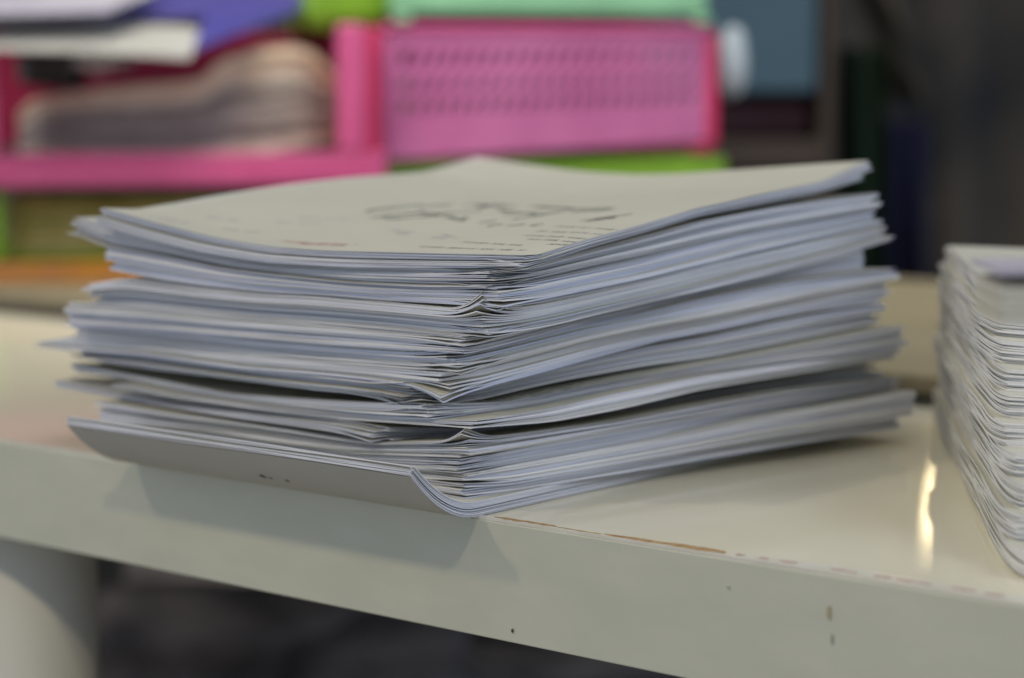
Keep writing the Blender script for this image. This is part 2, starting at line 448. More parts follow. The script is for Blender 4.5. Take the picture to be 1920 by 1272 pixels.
# page frame: direction of the writing runs from the left corner towards the near corner's right edge
def uv_to_page(u, v):
    """nearest page fraction seen at this place, by search on the page grid"""
    X, Y, Z = G0
    d0 = X; dep = Y * Fv[1] + (Z - H) * Fv[2]
    U = 960 + FPX * X / dep; Vv = 636 - FPX * (Y * Uv[1] + (Z - H) * Uv[2]) / dep
    D = (U - u) ** 2 + (Vv - v) ** 2; i, j = np.unravel_index(D.argmin(), D.shape)
    a = nonuni(1, X.shape[0]); bb = nonuni(1, X.shape[1])
    # refine by a local linear solve
    i0 = min(max(i, 1), X.shape[0] - 2); j0 = min(max(j, 1), X.shape[1] - 2)
    J = np.array([[U[i0 + 1, j0] - U[i0 - 1, j0], U[i0, j0 + 1] - U[i0, j0 - 1]], [Vv[i0 + 1, j0] - Vv[i0 - 1, j0], Vv[i0, j0 + 1] - Vv[i0, j0 - 1]]]) / 2
    s = np.linalg.solve(J, np.array([u - U[i0, j0], v - Vv[i0, j0]]))
    fi = np.clip(i0 + s[0], 0, X.shape[0] - 1) / (X.shape[0] - 1); fj = np.clip(j0 + s[1], 0, X.shape[1] - 1) / (X.shape[1] - 1)
    return fi ** 1.45, fj ** 1.45
def wob(p0, p1, n, amp):
    out = []
    for k in range(n + 1):
        t_ = k / n
        out.append((min(max(p0[0] + (p1[0] - p0[0]) * t_ + random.gauss(0, amp), .01), .99), min(max(p0[1] + (p1[1] - p0[1]) * t_ + random.gauss(0, amp), .01), .99)))
    return out
def text_run(p0, p1, size, dens=1.0):
    """a row of letter-sized ticks between two page places"""
    out = []; d = np.array(p1) - np.array(p0); L = np.linalg.norm(d); e = d / L; nn = np.array([-e[1], e[0]])
    s = 0
    while s < L:
        wl = random.uniform(2, 6) * size
        while wl > 0 and s < L:
            c = np.array(p0) + e * s
            h_ = size * random.uniform(.5, 1.1)
            pts = [tuple(c + nn * h_ * .5), tuple(c + e * size * .3 - nn * h_ * .5), tuple(c + e * size * .55 + nn * h_ * random.uniform(-.4, .5))]
            out.append([(min(max(x, .005), .995), min(max(y, .005), .995)) for x, y in pts])
            s += size * .8; wl -= size * .8
        s += size * .9 / dens
    return out
dark = []
for (u0, v0, u1, v1) in [(690, 396, 790, 384), (700, 408, 800, 398), (720, 412, 830, 404), (780, 388, 850, 384), (800, 402, 900, 396),
                         (880, 384, 950, 384), (895, 391, 915, 386), (860, 412, 880, 408), (930, 394, 1000, 402), (940, 404, 1010, 398), (960, 412, 1060, 396),
                         (1000, 386, 1080, 392), (1070, 392, 1150, 390), (1080, 396, 1140, 394), (1090, 414, 1180, 402), (1100, 416, 1150, 408),
                         (900, 418, 930, 414), (915, 424, 940, 421), (950, 424, 985, 421), (1000, 424, 1012, 421), (840, 406, 870, 414), (920, 388, 970, 386)]:
    a_, b_ = uv_to_page(u0, v0), uv_to_page(u1, v1)
    for r_ in range(3): dark.append(wob((a_[0] + random.gauss(0, .004), a_[1] + random.gauss(0, .004)), (b_[0] + random.gauss(0, .004), b_[1] + random.gauss(0, .004)), 7, .003))
strokes('ink_drawing', dark, .0009, M['greyink'], A0, G0)
txt = []
for (u0, v0, u1, v1) in [(790, 463, 985, 470), (870, 454, 985, 461), (985, 442, 1110, 449), (1010, 434, 1150, 441), (1030, 458, 1070, 460), (1045, 425, 1180, 433), (990, 449, 1090, 455)]:
    txt += text_run(uv_to_page(u0, v0), uv_to_page(u1, v1), .011)
strokes('printed_text', txt, .00035, M['greyink'], A0, G0)
red = []
for (u0, v0, u1, v1) in [(530, 452, 665, 459), (560, 458, 650, 462)]:
    red += text_run(uv_to_page(u0, v0), uv_to_page(u1, v1), .014)
strokes('red_handwriting', red, .0004, M['redink'], A0, G0)
for part in (0, 1):
  blu = []
  for (u0, v0, u1, v1) in [[(730, 431, 770, 437), (745, 438, 765, 441), (830, 441, 855, 446), (810, 446, 830, 447)], [(280, 408, 330, 412), (300, 414, 345, 418), (390, 408, 440, 414), (420, 430, 480, 436), (520, 416, 600, 420), (560, 408, 650, 411)]][part]:
    blu += text_run(uv_to_page(u0, v0), uv_to_page(u1, v1), .013)
  strokes('blue_handwriting', blu, .0003, M['blueink'], A0, G0)
# scribbles on the page seen in the gap, and two specks on the underside
_, G8, R8 = GAP_PAGE
gs = []
for fb in (.10, .14, .2, .26):
    gs += text_run((.012, fb), (.02, fb + .04), .010)
    gs += text_run((.04, fb), (.05, fb + .05), .012)
strokes('handwriting', gs, .0005, M['ink'], R8, G8, .0001)

for u_, v_, rr in ((493, 892, .0016), (508, 896, .0008), (538, 901, .0011)):
    best = None
    for qq in np.linspace(-.037, -.001, 60):
        for pp_ in np.linspace(.06, .20, 140):
            P = O + EA * pp_ + EB * qq; z = KC * (qq + .0005) ** 2 + .0004
            dep = P[1] * Fv[1] + (z - H) * Fv[2]
            e = (960 + FPX * P[0] / dep - u_) ** 2 + (636 - FPX * (P[1] * Uv[1] + (z - H) * Uv[2]) / dep - v_) ** 2
            if best is None or e < best[0]: best = (e, pp_, qq)
    V = []
    for k in range(10):
        a = k * .6283; f_ = random.uniform(.5, 1.2) * rr
        pp_, qq = best[1] + 1.5 * f_ * math.cos(a), best[2] + f_ * math.sin(a); P = O + EA * pp_ + EB * qq
        V.append((P[0], P[1], T + KC * (qq + .0005) ** 2 + .0004 - .00012))
    link('ink_speck', V, [tuple(range(10))], M['ink'], UNDER[2])

# ------------------------------------------------------------------ table
PX = 1.05; PXR = -.62; DEP = .405; TK = .0505
q0 = .0008
tbl = thing('side_table', 'white lacquered table with chipped front edge under the paper stacks', 'table', (O[0], O[1], 0), 0)
th = math.atan2(EA[1], EA[0])
def tloc(o):                                # parts drawn in the table's own axes: x = along the front edge (to the left), y = towards the front
    o.rotation_euler = (0, 0, th); return o
# in this frame  EA = +x, EB = -y
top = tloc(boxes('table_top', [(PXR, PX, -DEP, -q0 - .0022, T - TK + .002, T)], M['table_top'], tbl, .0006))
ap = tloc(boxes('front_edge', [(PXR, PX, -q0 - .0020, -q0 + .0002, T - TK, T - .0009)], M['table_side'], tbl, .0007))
# the thin edge band with an uneven lip
def ribbon(name, x0, x1, ylo, yhi, z, m, parent, n=60, seed=0, amp=.0004, thick=.0003):
    r = np.random.default_rng(seed); V, Fc = [], []
    ws = np.convolve(r.normal(0, 1, n + 9), np.ones(5) / 5, 'valid')[:n + 1]
    w2 = np.convolve(r.normal(0, 1, n + 9), np.ones(5) / 5, 'valid')[:n + 1]
    for k in range(n + 1):
        x = x0 + (x1 - x0) * k / n; tp = min(1, min(k, n - k) / (n * .12)) ** .6
        a = ylo + (yhi - ylo) * (1 - tp) * .5 + amp * ws[k] * tp; b = yhi - (yhi - ylo) * (1 - tp) * .5 + amp * w2[k] * tp
        V += [(x, a, z), (x, b, z), (x, a, z - thick), (x, b, z - thick)]
    for k in range(n):
        i = 4 * k; Fc += [(i, i + 1, i + 5, i + 4), (i, i + 4, i + 6, i + 2), (i + 1, i + 3, i + 7, i + 5)]
    return tloc(link(name, V, Fc, m, parent))
ribbon('edge_band', -.60, 1.0, -.0032, -.0012, T + .00035, M['edge_band'], tbl, 400, 3, .00025, .0012)
def px_p(u, v):                             # place along the front edge seen at this column
    return hit(u, v, O, EA)[0]
for k, (u0, v0, u1, v1, y0, y1) in enumerate([(915, 980, 1036, 995, -.0052, -.0022), (1036, 996, 1120, 1010, -.0038, -.0024), (1120, 1012, 1345, 1045, -.0062, -.0024), (1235, 1030, 1345, 1046, -.0075, -.0040)]):
    p0, p1 = px_p(u0, v0), px_p(u1, v1)
    c = ribbon('edge_chip', p1, p0, y0, y1, T + .0004 + k * .00003, M['chip'], tbl, 50, 20 + k, .0006)
    c['label'] = 'brown bare chipboard showing where the lacquer chipped off'
ribbon('edge_band', px_p(1920, 1145) - .1, px_p(1360, 1050), -.0105, -.0030, T + .0003, M['edge_band'], tbl, 120, 41, .0022)
for k, (u, v, wd) in enumerate([(1372, 1047, .004), (1415, 1057, .004), (1460, 1063, .008), (1565, 1082, .012), (1640, 1094, .008), (1680, 1100, .008), (1715, 1104, .006), (1790, 1120, .010), (1850, 1126, .008)]):
    p = px_p(u, v); ribbon('edge_chip', p - wd / 2, p + wd / 2, -.0075, -.0050, T + .00045 + .00002 * k, M['pinkstain'], tbl, 20, 60 + k, .0007)
# marks on the front edge
def blotch(name, u, v, rx, rz, m, seed):
    p, z = hit(u, v, O - EB * .001, EA); r = np.random.default_rng(seed); V = [(p, .0005 - q0 + .0004, z + T)]
    for k in range(14):
        a = k / 14 * 6.283; f = r.uniform(.7, 1.15); V.append((p + rx * f * math.cos(a), .0005 - q0 + .0004, z + T + rz * f * math.sin(a)))
    return tloc(link(name, V, [(0, 1 + k, 1 + (k + 1) % 14) for k in range(14)], m, tbl))
blotch('stain', 958, 1184, .0007, .0010, M['stain'], 1)
blotch('stain', 1551, 1150, .0011, .0028, M['ystain'], 2)
blotch('stain', 1557, 1200, .0006, .0022, M['gstain'], 3)
blotch('stain', 1363, 1103, .0009, .0004, M['gstain'], 4)
# legs
def leg(u, y, r=.031):
    V, Fc = [], []; n = 40; x = u
    for k in range(n):
        a = k / n * 6.283; V += [(x + r * math.cos(a), y + r * math.sin(a), 0.002), (x + r * math.cos(a), y + r * math.sin(a), T - TK + .004)]
    for k in range(n): j = (k + 1) % n; Fc.append((2 * k, 2 * j, 2 * j + 1, 2 * k + 1))
    Fc.append(tuple(range(1, 2 * n, 2)))
    return tloc(link('leg', V, Fc, M['leg'], tbl, smooth=True))
LP = hit(165, 1150, O + EB * .05, EA)[0] + .050
leg(LP, -.055, .033); leg(LP + .42, -.35, .033); leg(-.5, -.055, .033); leg(-.5, -.35, .033)

# ------------------------------------------------------------------ right-hand stack
G2 = 'bundles of paper in the stack at the right'
ang = math.atan2(.036, .30)
f1 = np.array([math.sin(ang), math.cos(ang)])         # near corner to far left corner
f2 = np.array([math.cos(ang), -math.sin(ang)])
lab2 = ['topmost paper bundle of the right stack, a printed page facing up',
        'second paper bundle from the top of the right stack, dark marks at its corner',
        'third paper bundle from the top of the right stack with a pale slanting edge',
        'fourth paper bundle from the top of the right stack',
        'fifth paper bundle from the top of the right stack, sagging at its corner',
        'sixth paper bundle from the top of the right stack, its far corner poking out left',
        'fourth paper bundle from the bottom of the right stack',
        'third paper bundle from the bottom of the right stack',
        'second paper bundle from the bottom of the right stack',
        'bottom paper bundle of the right stack, spread furthest along the table']
NR = 10; HR = .0945
zlev = np.linspace(HR, .0004, NR + 1)
w2 = wave(77, .0016)
def rz_(frac, X, Y):
    d = (X - .186) * f2[0] + (Y - .86) * f2[1]        # distance to the right of the left edge
    s = (X - .186) * f1[0] + (Y - .86) * f1[1]
    amp = np.clip(frac, 0, 1)
    return HR * frac * (1 + .02 * np.clip(s / .3, 0, 1) - .55 * np.clip(d, 0, .3) * frac ** 2) + amp * (w2(X, Y) * .6 - .005 * np.clip(1 - np.hypot(s, d * .7) / .10, 0, 1) ** 1.5 * amp)
for i in range(NR):
    root = thing('paper_bundle', lab2[i], 'paper bundle', (0, 0, 0), 0, G2)
    fr1 = 1 - i / NR; fr0 = 1 - (i + 1) / NR; n = 11
    near = .895 - .145 * (i / NR) ** 1.25 + rng.normal(0, .003)
    farp = 1.150 + rng.normal(0, .004) + (.006 if i in (0, 5) else 0)
    xl = .1920 + rng.normal(0, .0012) - (.004 if i == 5 else 0) + (-.002 if i > 7 else 0)
    P0 = np.array([xl + (near - .86) * math.tan(ang), near]); W = (farp - near) / f1[1]
    for k in range(n):
        a0 = fr0 + (fr1 - fr0) * k / n; a1 = fr0 + (fr1 - fr0) * (k + 1) / n
        wv = wave(50000 + i * 100 + k, .5); g0 = .25 if rng.random() < .12 else .0
        dip = rng.normal(0, .00018)
        off = np.array([rng.normal(0, .00028), rng.normal(0, .00028), rng.normal(0, .0018)])
        o, g = sheet_mesh('sheet', 30, 24, W, .21, P0, f1, f2,
            lambda X, Y, a, bb: rz_(a0 + (a1 - a0) * (1 - np.clip(.006 + g0 * np.clip(wv(X, Y), 0, 1), 0, .7)), X, Y) + .0004 + dip * np.clip(1 - np.hypot(a, bb) / .03, 0, 1),
            lambda X, Y, a, bb: rz_(a0, X, Y) + .0004 + dip * np.clip(1 - np.hypot(a, bb) / .03, 0, 1), root, off, [M['paper'], M['cream_edge']], .0005, None, .0045 + rng.uniform(0, .002))
        if i == 0 and k == n - 1:
            tr = text_run((.60, .10), (.60, .5), .012) + text_run((.52, .16), (.52, .5), .011) + text_run((.70, .10), (.70, .5), .010)
            strokes('printed_text', tr, .0004, M['greyink'], root, g)
        if i == 1 and k == n - 1: pass
# a folded booklet lying loose on the near side of that stack
bk = thing('folded_booklet', 'mauve-grey folded booklet sticking out over the front of the right stack', 'booklet', (0, 0, 0))
mauve = mat('mauve_paper', (.36, .34, .43), .7, noise=((.48, .46, .52), 40, .3, .7))
Pk = at(1874, 575, .66)
V, Fc = [], []
for j in range(5):
    z0 = Pk[2] + j * .0024 - .006
    v, f = box(0, .12, 0, .05, z0, z0 + .0022); n0 = len(V)
    v = [(Pk[0] + x + .0016 * (j % 2) + y * .05, Pk[1] + y - x * .12, z + .02 * x) for x, y, z in v]
    V += v; Fc += [tuple(q + n0 for q in r) for r in f]
link('pages', V, Fc, M['paper'], bk)
v, f = box(0, .12, -.001, .05, Pk[2] + .0095, Pk[2] + .0110)
link('cover', [(Pk[0] - .001 + x + y * .05, Pk[1] + y - x * .12, z + .02 * x) for x, y, z in v], f, mauve, bk)

# ------------------------------------------------------------------ bench behind the table
bn = thing('bench', 'low beige bench with a grey front standing behind the table', 'bench', (O[0], O[1], 0), 0)
tloc(boxes('bench_top', [(-.9, 1.5, -1.02, -DEP - .030, T + .002, T + .0145)], M['bench'], bn, .002))
tloc(boxes('bench_front', [(-.88, 1.48, -DEP - .050, -DEP - .036, T - .05, T + .0015)], M['bench_front'], bn, .002))
tloc(boxes('leg', [(-.88, -.82, -1.0, -.5, 0, T)], M['bench_front'], bn)); tloc(boxes('leg', [(1.42, 1.48, -1.0, -.5, 0, T)], M['bench_front'], bn))

# ------------------------------------------------------------------ storage baskets behind
def plastic(name, c, c2=None, rough=.35):
    return mat(name, c, rough, .5, noise=(c2 or tuple(x * .8 for x in c), 14, .35, .65))
M['pink'] = plastic('pink_plastic', (.62, .10, .27), (.52, .07, .22))
M['deep_pink'] = plastic('deep_pink_plastic', (.60, .03, .12))
M['pink_panel'] = plastic('pink_panel_plastic', (.55, .16, .37), (.48, .12, .31))
M['lime'] = plastic('lime_plastic', (.20, .40, .02))
M['mint'] = plastic('mint_plastic', (.28, .60, .36))
M['orange'] = plastic('orange_plastic', (.85, .36, .02), (.62, .27, .10))
M['olive'] = mat('olive_papers', (.24, .23, .04), .8, noise=((.46, .44, .18), 18, .35, .65))
M['magazine'] = mat('magazine_paper', (.50, .40, .31), .7, noise=((.60, .54, .47), 45, .35, .65, (1, 1, 6)))
M['magazine2'] = mat('magazine_paper_grey', (.46, .42, .40), .7, noise=((.34, .29, .26), 30, .35, .65))
M['tan_news'] = mat('tan_newsprint', (.62, .48, .34), .7, noise=((.70, .58, .44), 40, .35, .65))
M['dark_news'] = mat('dark_newsprint', (.20, .17, .155), .7, noise=((.32, .28, .25), 40, .35, .65, (1, 1, 5)))
M['navy'] = mat('navy_plastic', (.05, .04, .26), .4, noise=((.10, .09, .34), 6, .3, .7))
M['white'] = mat('white_sheet', (.36, .36, .34), .7, noise=((.46, .46, .44), 20, .3, .7))
M['mauve_sheet'] = mat('mauve_sheet', (.30, .29, .38), .7, noise=((.42, .41, .48), 10, .3, .7))
M['bluegrey'] = mat('blue_board', (.045, .10, .145), .6, noise=((.065, .13, .18), 5, .3, .7))
M['maroon'] = mat('maroon_cloth', (.022, .006, .012), .9, noise=((.035, .01, .02), 8, .3, .7))
M['darkgreen'] = mat('dark_green_cloth', (.016, .042, .018), .9, noise=((.028, .060, .026), 4, .3, .7))
M['darknavy'] = mat('dark_navy_cloth', (.013, .016, .055), .9, noise=((.022, .022, .07), 5, .3, .7))
M['brown'] = mat('dark_brown_wood', (.05, .035, .025), .7, noise=((.07, .05, .04), 8, .3, .7, (1, 1, 8)))
M['black'] = mat('black_plastic', (.02, .022, .022), .5, noise=((.03, .03, .03), 9, .3, .7))

def zpx(v, D): return T + H - (v - YH) / FPX * D
def xpx(u, D): return (u - 960) / FPX * D * 1.0

# left pink basket, open at the front; local x to the right, y away, origin front right bottom corner
D1 = 1.93
zb1, zt1 = zpx(343, D1), zpx(48, D1)
bl = thing('storage_basket', 'pink open-front basket holding curved brownish papers, behind on the left', 'basket', (xpx(738, D1), D1, 0), math.radians(14))
h1 = zb1; BW = .365; BD = .30
boxes('frame', [(-BW, -.006, 0, .014, h1, h1 + .024), (-BW, -.006, 0, .010, h1 + .024, h1 + .028)], M['pink'], bl, .003)
boxes('corner_post', [(-.048, -.023, 0, .016, h1 + .0285, zt1)], M['pink'], bl, .004)
boxes('corner_post', [(-.0225, -.0115, .006, .016, h1 + .0285, zt1 - .004)], M['deep_pink'], bl, .002)
boxes('corner_post', [(-BW, -BW + .026, 0, .016, h1 + .0285, zt1)], M['pink'], bl, .004)
boxes('back_panel', [(-BW, -.006, BD - .004, BD, h1 + .0285, zt1)], M['deep_pink'], bl, .002)
boxes('base', [(-BW, -.006, .0145, BD - .005, h1, h1 + .004)], M['pink'], bl, .001)
boxes('side_panel', [(-.012, -.008, .018, BD - .005, h1 + .0045, zt1)], M['deep_pink'], bl, .001)

# curved magazines inside (one thing: a slumped pile of magazines, each a thing)
def bent_pile(name, label, cat, u0, u1, prof_b, prof_t, D, dep, m, rz=0., grp=None, rounded=True, lay=5):
    """a slumped printed pile: outline u,v at distance D, real depth dep, layered front"""
    us = np.linspace(u0, u1, 26)
    vb = np.interp(us, *zip(*prof_b)); vt = np.interp(us, *zip(*prof_t))
    V, Fc = [], []; r = np.random.default_rng(int(u0) + lay)
    ro = thing(name, label, cat, (0, 0, 0), 0, grp)
    for k in range(lay):
        V, Fc = [], []; oy = r.uniform(-.006, .006)
        for i, u in enumerate(us):
            e = min(i, len(us) - 1 - i) / 3.
            push = (0 if e >= 1 else (1 - e) ** 2 * .03)
            f0_, f1_ = k / lay, (k + .93) / lay
            z0 = zpx(vb[i] + (vt[i] - vb[i]) * f0_, D); z1 = zpx(vb[i] + (vt[i] - vb[i]) * f1_, D)
            x = xpx(u, D); y = D + push + oy
            V += [(x, y, z0), (x, y, z1), (x, y + dep, z0), (x, y + dep, z1)]
        n = len(us)
        for i in range(n - 1):
            a = 4 * i; b = a + 4
            Fc += [(a, b, b + 1, a + 1), (a + 1, b + 1, b + 3, a + 3), (a + 3, b + 3, b + 2, a + 2), (a + 2, b + 2, b, a)]
        Fc += [(0, 1, 3, 2), (4 * n - 4, 4 * n - 2, 4 * n - 1, 4 * n - 3)]
        link('pages', V, Fc, m[k % len(m)] if isinstance(m, list) else m, ro, smooth=False)
    return ro
bent_pile('newspaper_pile', 'slumped pile of brownish newspapers inside the open-front pink basket', 'newspapers', 25, 625,
          [(25, 288), (300, 292), (500, 285), (625, 262)], [(25, 215), (60, 185), (200, 165), (380, 150), (420, 110), (500, 90), (570, 85), (625, 140)], D1 + .045, .16,
          [M['magazine'], M['magazine2'], M['dark_news'], M['magazine2'], M['dark_news'], M['dark_news'], M['magazine'], M['tan_news'], M['tan_news']], lay=9)
# dark pouch and white pouch above it
def blob(name, u, v, D, rx, ry, rz, m, label, cat, seed=0, rough=.15):
    import bmesh
    bm = bmesh.new(); bmesh.ops.create_icosphere(bm, subdivisions=4, radius=1)
    r = np.random.default_rng(seed); ph = r.uniform(0, 6.28, 6)
    for vv in bm.verts:
        c = vv.co; p = .75
        s = 1 + rough * (math.sin(c.x * 4 + ph[0]) * math.sin(c.y * 3 + ph[1]) + .6 * math.sin(c.z * 5 + ph[2]))
        vv.co = (math.copysign(abs(c.x) ** p, c.x) * rx * s, math.copysign(abs(c.y) ** p, c.y) * ry * s, math.copysign(abs(c.z) ** p, c.z) * rz * s)
    me = bpy.data.meshes.new(name); bm.to_mesh(me); bm.free(); me.materials.append(m)
    me.polygons.foreach_set('use_smooth', [True] * len(me.polygons))
    o = bpy.data.objects.new(name, me); col.objects.link(o); P = at(u, v, D); o.location = tuple(map(float, P))
    return tag(o, label, cat)
blob('pouch', 100, 130, D1 + .07, .034, .03, .017, M['black'], 'dark pouch lying on the newspapers at the left', 'pouch', 3)
blob('crumpled_tissue', 190, 108, D1 + .04, .024, .02, .013, M['white'], 'white crumpled tissue beneath the blue and white sheets', 'tissue', 5, .3)

# sheets and folder sticking out over the basket
def slab(name, pts, D0, D1_, thick, m, label, cat, group=None):
    """flat sheet given by its corner places, each with its own distance"""
    V = []
    for (u, v, D) in pts: V.append(at(u, v, D))
    n = len(V); V = V + [p - np.array([0, 0, thick]) for p in V]
    Fc = [tuple(range(n)), tuple(range(2 * n - 1, n - 1, -1))] + [(i, i + n, (i + 1) % n + n, (i + 1) % n) for i in range(n)]
    return tag(link(name, V, Fc, m), label, cat, group)
slab('paper_sheet', [(-120, 88, 1.78), (180, 96, 1.80), (356, 108, 1.84), (388, 36, 1.96), (-120, 52, 1.88)], 0, 0, .002, M['white'], 'white sheet slanting out of the pink basket at upper left', 'paper sheet')
slab('plastic_folder', [(360, 94, 1.87), (560, 16, 2.02), (600, -60, 2.16), (-120, -60, 2.1), (-120, 32, 1.90), (385, 26, 1.92)], 0, 0, .003, M['navy'], 'dark blue plastic folder lying over the white sheet', 'folder')
slab('paper_sheet', [(-120, 30, 1.80), (200, 22, 1.84), (330, -30, 1.97), (-120, -40, 1.95)], 0, 0, .0012, M['mauve_sheet'], 'pale mauve sheet on top of the dark blue folder', 'paper sheet')

# right pink basket with a perforated front
D2 = 1.98
yaw = math.radians(10)
br = thing('storage_basket', 'pink basket with rows of slots in its front, in the middle behind', 'basket', (xpx(728, D2), D2, 0), yaw)
zb2, zt2 = zpx(300, D2), zpx(46, D2)
FW = .286 / math.cos(yaw) * 1.02
import bmesh
def perforated(w, z0, z1, th_, rows, m, parent, slope=0.0):
    """panel with slots: built as bars and webs between real holes"""
    V, Fc = [], []
    def add(x0, x1, za, zb_, sh=0.0):
        v, f = box(x0, x1, 0, th_, za, zb_); v = [(x + (sh if z > (za + zb_) / 2 else 0), y, z) for x, y, z in v]; n = len(V)
        v2 = [(x, y, z + slope * (x / w) * (1 - (z - z0) / (z1 - z0))) for x, y, z in v]
        V.extend(v2); Fc.extend([tuple(i + n for i in q) for q in f])
    z = z0
    for (a, b_) in rows:
        add(0, w, z, z0 + (z1 - z0) * a)
        zl, zh = z0 + (z1 - z0) * a, z0 + (z1 - z0) * b_
        nh = 22; pitch = (w - .02) / nh
        add(0, .012, zl, zh)
        for k in range(nh):
            x = .012 + k * pitch; add(x + pitch * .42, x + pitch, zl, zh, .55 * pitch)
        add(.012 + nh * pitch, w, zl, zh); z = zh
    add(0, w, z, z1)
    return link('front_panel', V, Fc, m, parent)
perforated(FW, zb2, zt2 - .008, .003, [(.36, .47), (.54, .64), (.74, .86)], M['pink_panel'], br, .0175)
boxes('rim', [(-.004, FW + .004, -.004, .008, zt2 - .0075, zt2)], M['pink'], br, .002)
boxes('corner_post', [(-.012, -.0005, -.003, .012, zb2 - .012, zt2 - .008)], M['pink'], br, .003)
boxes('corner_post', [(FW + .0005, FW + .012, -.003, .012, zb2 + .013, zt2 - .008)], M['deep_pink'], br, .003)
boxes('foot', [(FW - .012, FW + .008, 0, .012, zb2 + .006, zb2 + .0125)], M['deep_pink'], br, .002)
boxes('base', [(0, FW, .004, .26, zb2 + .010, zb2 + .014)], M['deep_pink'], br, .001)
boxes('back_panel', [(0, FW, .26, .264, zb2 + .010, zt2)], M['deep_pink'], br, .001)
boxes('papers', [(.01, FW - .01, .012, .24, zb2 + .0145, zb2 + .075)], M['magazine2'], br, .001)
# mint basket above it
bm_ = thing('storage_basket', 'mint green basket stacked above the slotted pink basket', 'basket', (xpx(728, D2), D2, 0), yaw)
zm = zpx(28, D2)
boxes('frame', [(.004, FW, -.006, .25, zm, zm + .05)], M['mint'], bm_, .004)
boxes('foot', [(.006, .022, -.006, .010, zt2 + .0005, zm - .0005)], M['mint'], bm_, .002)
boxes('foot', [(FW - .012, FW + .004, -.006, .010, zt2 + .0005, zm - .0005)], M['mint'], bm_, .002)
# lime basket above the left pink basket
o = thing('storage_basket', 'lime green basket above the newspapers, upper middle', 'basket', (xpx(575, 2.0), 2.0, 0), math.radians(10))
zl = zpx(58, 2.0)
boxes('frame', [(0, .082, 0, .24, zl, zl + .10)], M['lime'], o, .018, 5)
boxes('corner_post', [(.0825, .096, -.004, .012, zl - .006, zl + .10)], M['mint'], o, .003)
# lime basket beneath, left: frame with olive papers
zz0, zz1 = zpx(486, 1.92), zpx(350, 1.92)
o = thing('storage_basket', 'lime green basket with olive papers below the newspapers', 'basket', (xpx(655, 1.95), 1.95, 0), math.radians(12))
boxes('corner_post', [(-.335, -.300, 0, .02, zz0, zz1 - .001)], M['lime'], o, .004)
boxes('corner_post', [(-.010, .012, 0, .02, zz0, zz1 - .004)], M['lime'], o, .004)
boxes('base', [(-.335, .012, .0205, .26, zz0, zz0 + .006)], M['lime'], o, .001)
pp = thing('paper_pile', 'olive-tinted pile of papers inside the lower lime basket', 'papers', (xpx(655, 1.95), 1.95, 0), math.radians(12))
for k in range(6):
    h_ = (zz1 - zz0 - .016) / 6
    boxes('pages', [(-.298 + .003 * (k % 2), -.012 - .004 * (k % 3), .024 + .002 * (k % 3), .22, zz0 + .0065 + k * h_, zz0 + .006 + (k + .95) * h_)], M['olive'], pp, .001)
# lime rim on the right
zr0, zr1 = zpx(345, 1.99), zpx(292, 1.99)
o = thing('storage_basket', 'lime green basket directly beneath the slotted pink basket', 'basket', (xpx(650, 1.99), 1.99, 0), math.radians(8))
boxes('rim', [(0, .355, 0, .26, zr0 - .006, zr1 - .002)], M['lime'], o, .004)
boxes('body', [(.01, .345, .008, .25, T + .062, zr0 - .0065)], M['lime'], o, .004)
# orange tray at the bottom left
o = thing('storage_tray', 'orange plastic tray under the lime basket at far left', 'tray', (xpx(300, 1.9), 1.9, 0), math.radians(10))
boxes('body', [(-.32, .06, 0, .24, zpx(540, 1.9), zpx(490, 1.9))], M['orange'], o, .006)
boxes('rim', [(-.325, .065, -.004, .0, zpx(498, 1.9), zpx(488, 1.9))], M['orange'], o, .001)
# carcass that carries the baskets on the right
o = thing('storage_crate', 'dark brown crate carrying the baskets behind the stack', 'crate', (xpx(420, 2.02), 2.02, 0), math.radians(8))
boxes('body', [(0, .54, 0, .24, T + .0150, T + .0600)], M['brown'], o, .002)

# white bottle and the things to the right of the baskets
def lathe(name, prof, m, label, cat, P, n=28):
    V, Fc = [], []
    for r, z in prof:
        for k in range(n): a = k / n * 6.283; V.append((r * math.cos(a), r * math.sin(a), z))
    for i in range(len(prof) - 1):
        for k in range(n): j = (k + 1) % n; Fc.append((i * n + k, i * n + j, (i + 1) * n + j, (i + 1) * n + k))
    Fc += [tuple(range(n - 1, -1, -1)), tuple(range((len(prof) - 1) * n, len(prof) * n))]
    o = link(name, V, Fc, m, smooth=True); o.location = tuple(map(float, P)); return tag(o, label, cat)
M['paleblue'] = mat('pale_blue_plastic', (.34, .42, .50), .4, noise=((.44, .50, .56), 12, .3, .7))
o = blob('plastic_bag', 1372, 118, 2.06, .014, .014, .033, M['paleblue'], 'pale blue-white plastic bag hanging beside the pink basket', 'bag', 8, .1)

# storage unit with blue board and maroon cloth, brown sides
DX = 2.45
P1 = at(1360, 300, DX); P2 = at(1548, 300, DX)
cb = thing('cabinet', 'brown-edged cabinet right of the baskets with a blue box inside', 'cabinet', (P1[0], DX, 0), 0)
wC = P2[0] - P1[0]
boxes('side_panel', [(wC - .004, wC + .006, 0, .40, .02, T + .42)], M['brown'], cb, .001)
boxes('shelf', [(-.30, wC - .0045, 0, .40, zpx(320, DX), zpx(262, DX))], M['brown'], cb, .002)
boxes('back_panel', [(-.30, wC - .0045, .38, .40, zpx(261, DX), T + .42)], M['brown'], cb)
boxes('shelf', [(-.30, wC - .0045, .0, .40, .02, zpx(330, DX))], M['brown'], cb, .002)
tag(boxes('blue_box', [(P1[0] - .10, P1[0] + wC - .008, DX + .01, DX + .30, zpx(175, DX), T + .36)], M['bluegrey'], None, .006), 'grey-blue box in the cabinet above the maroon bundle', 'box')
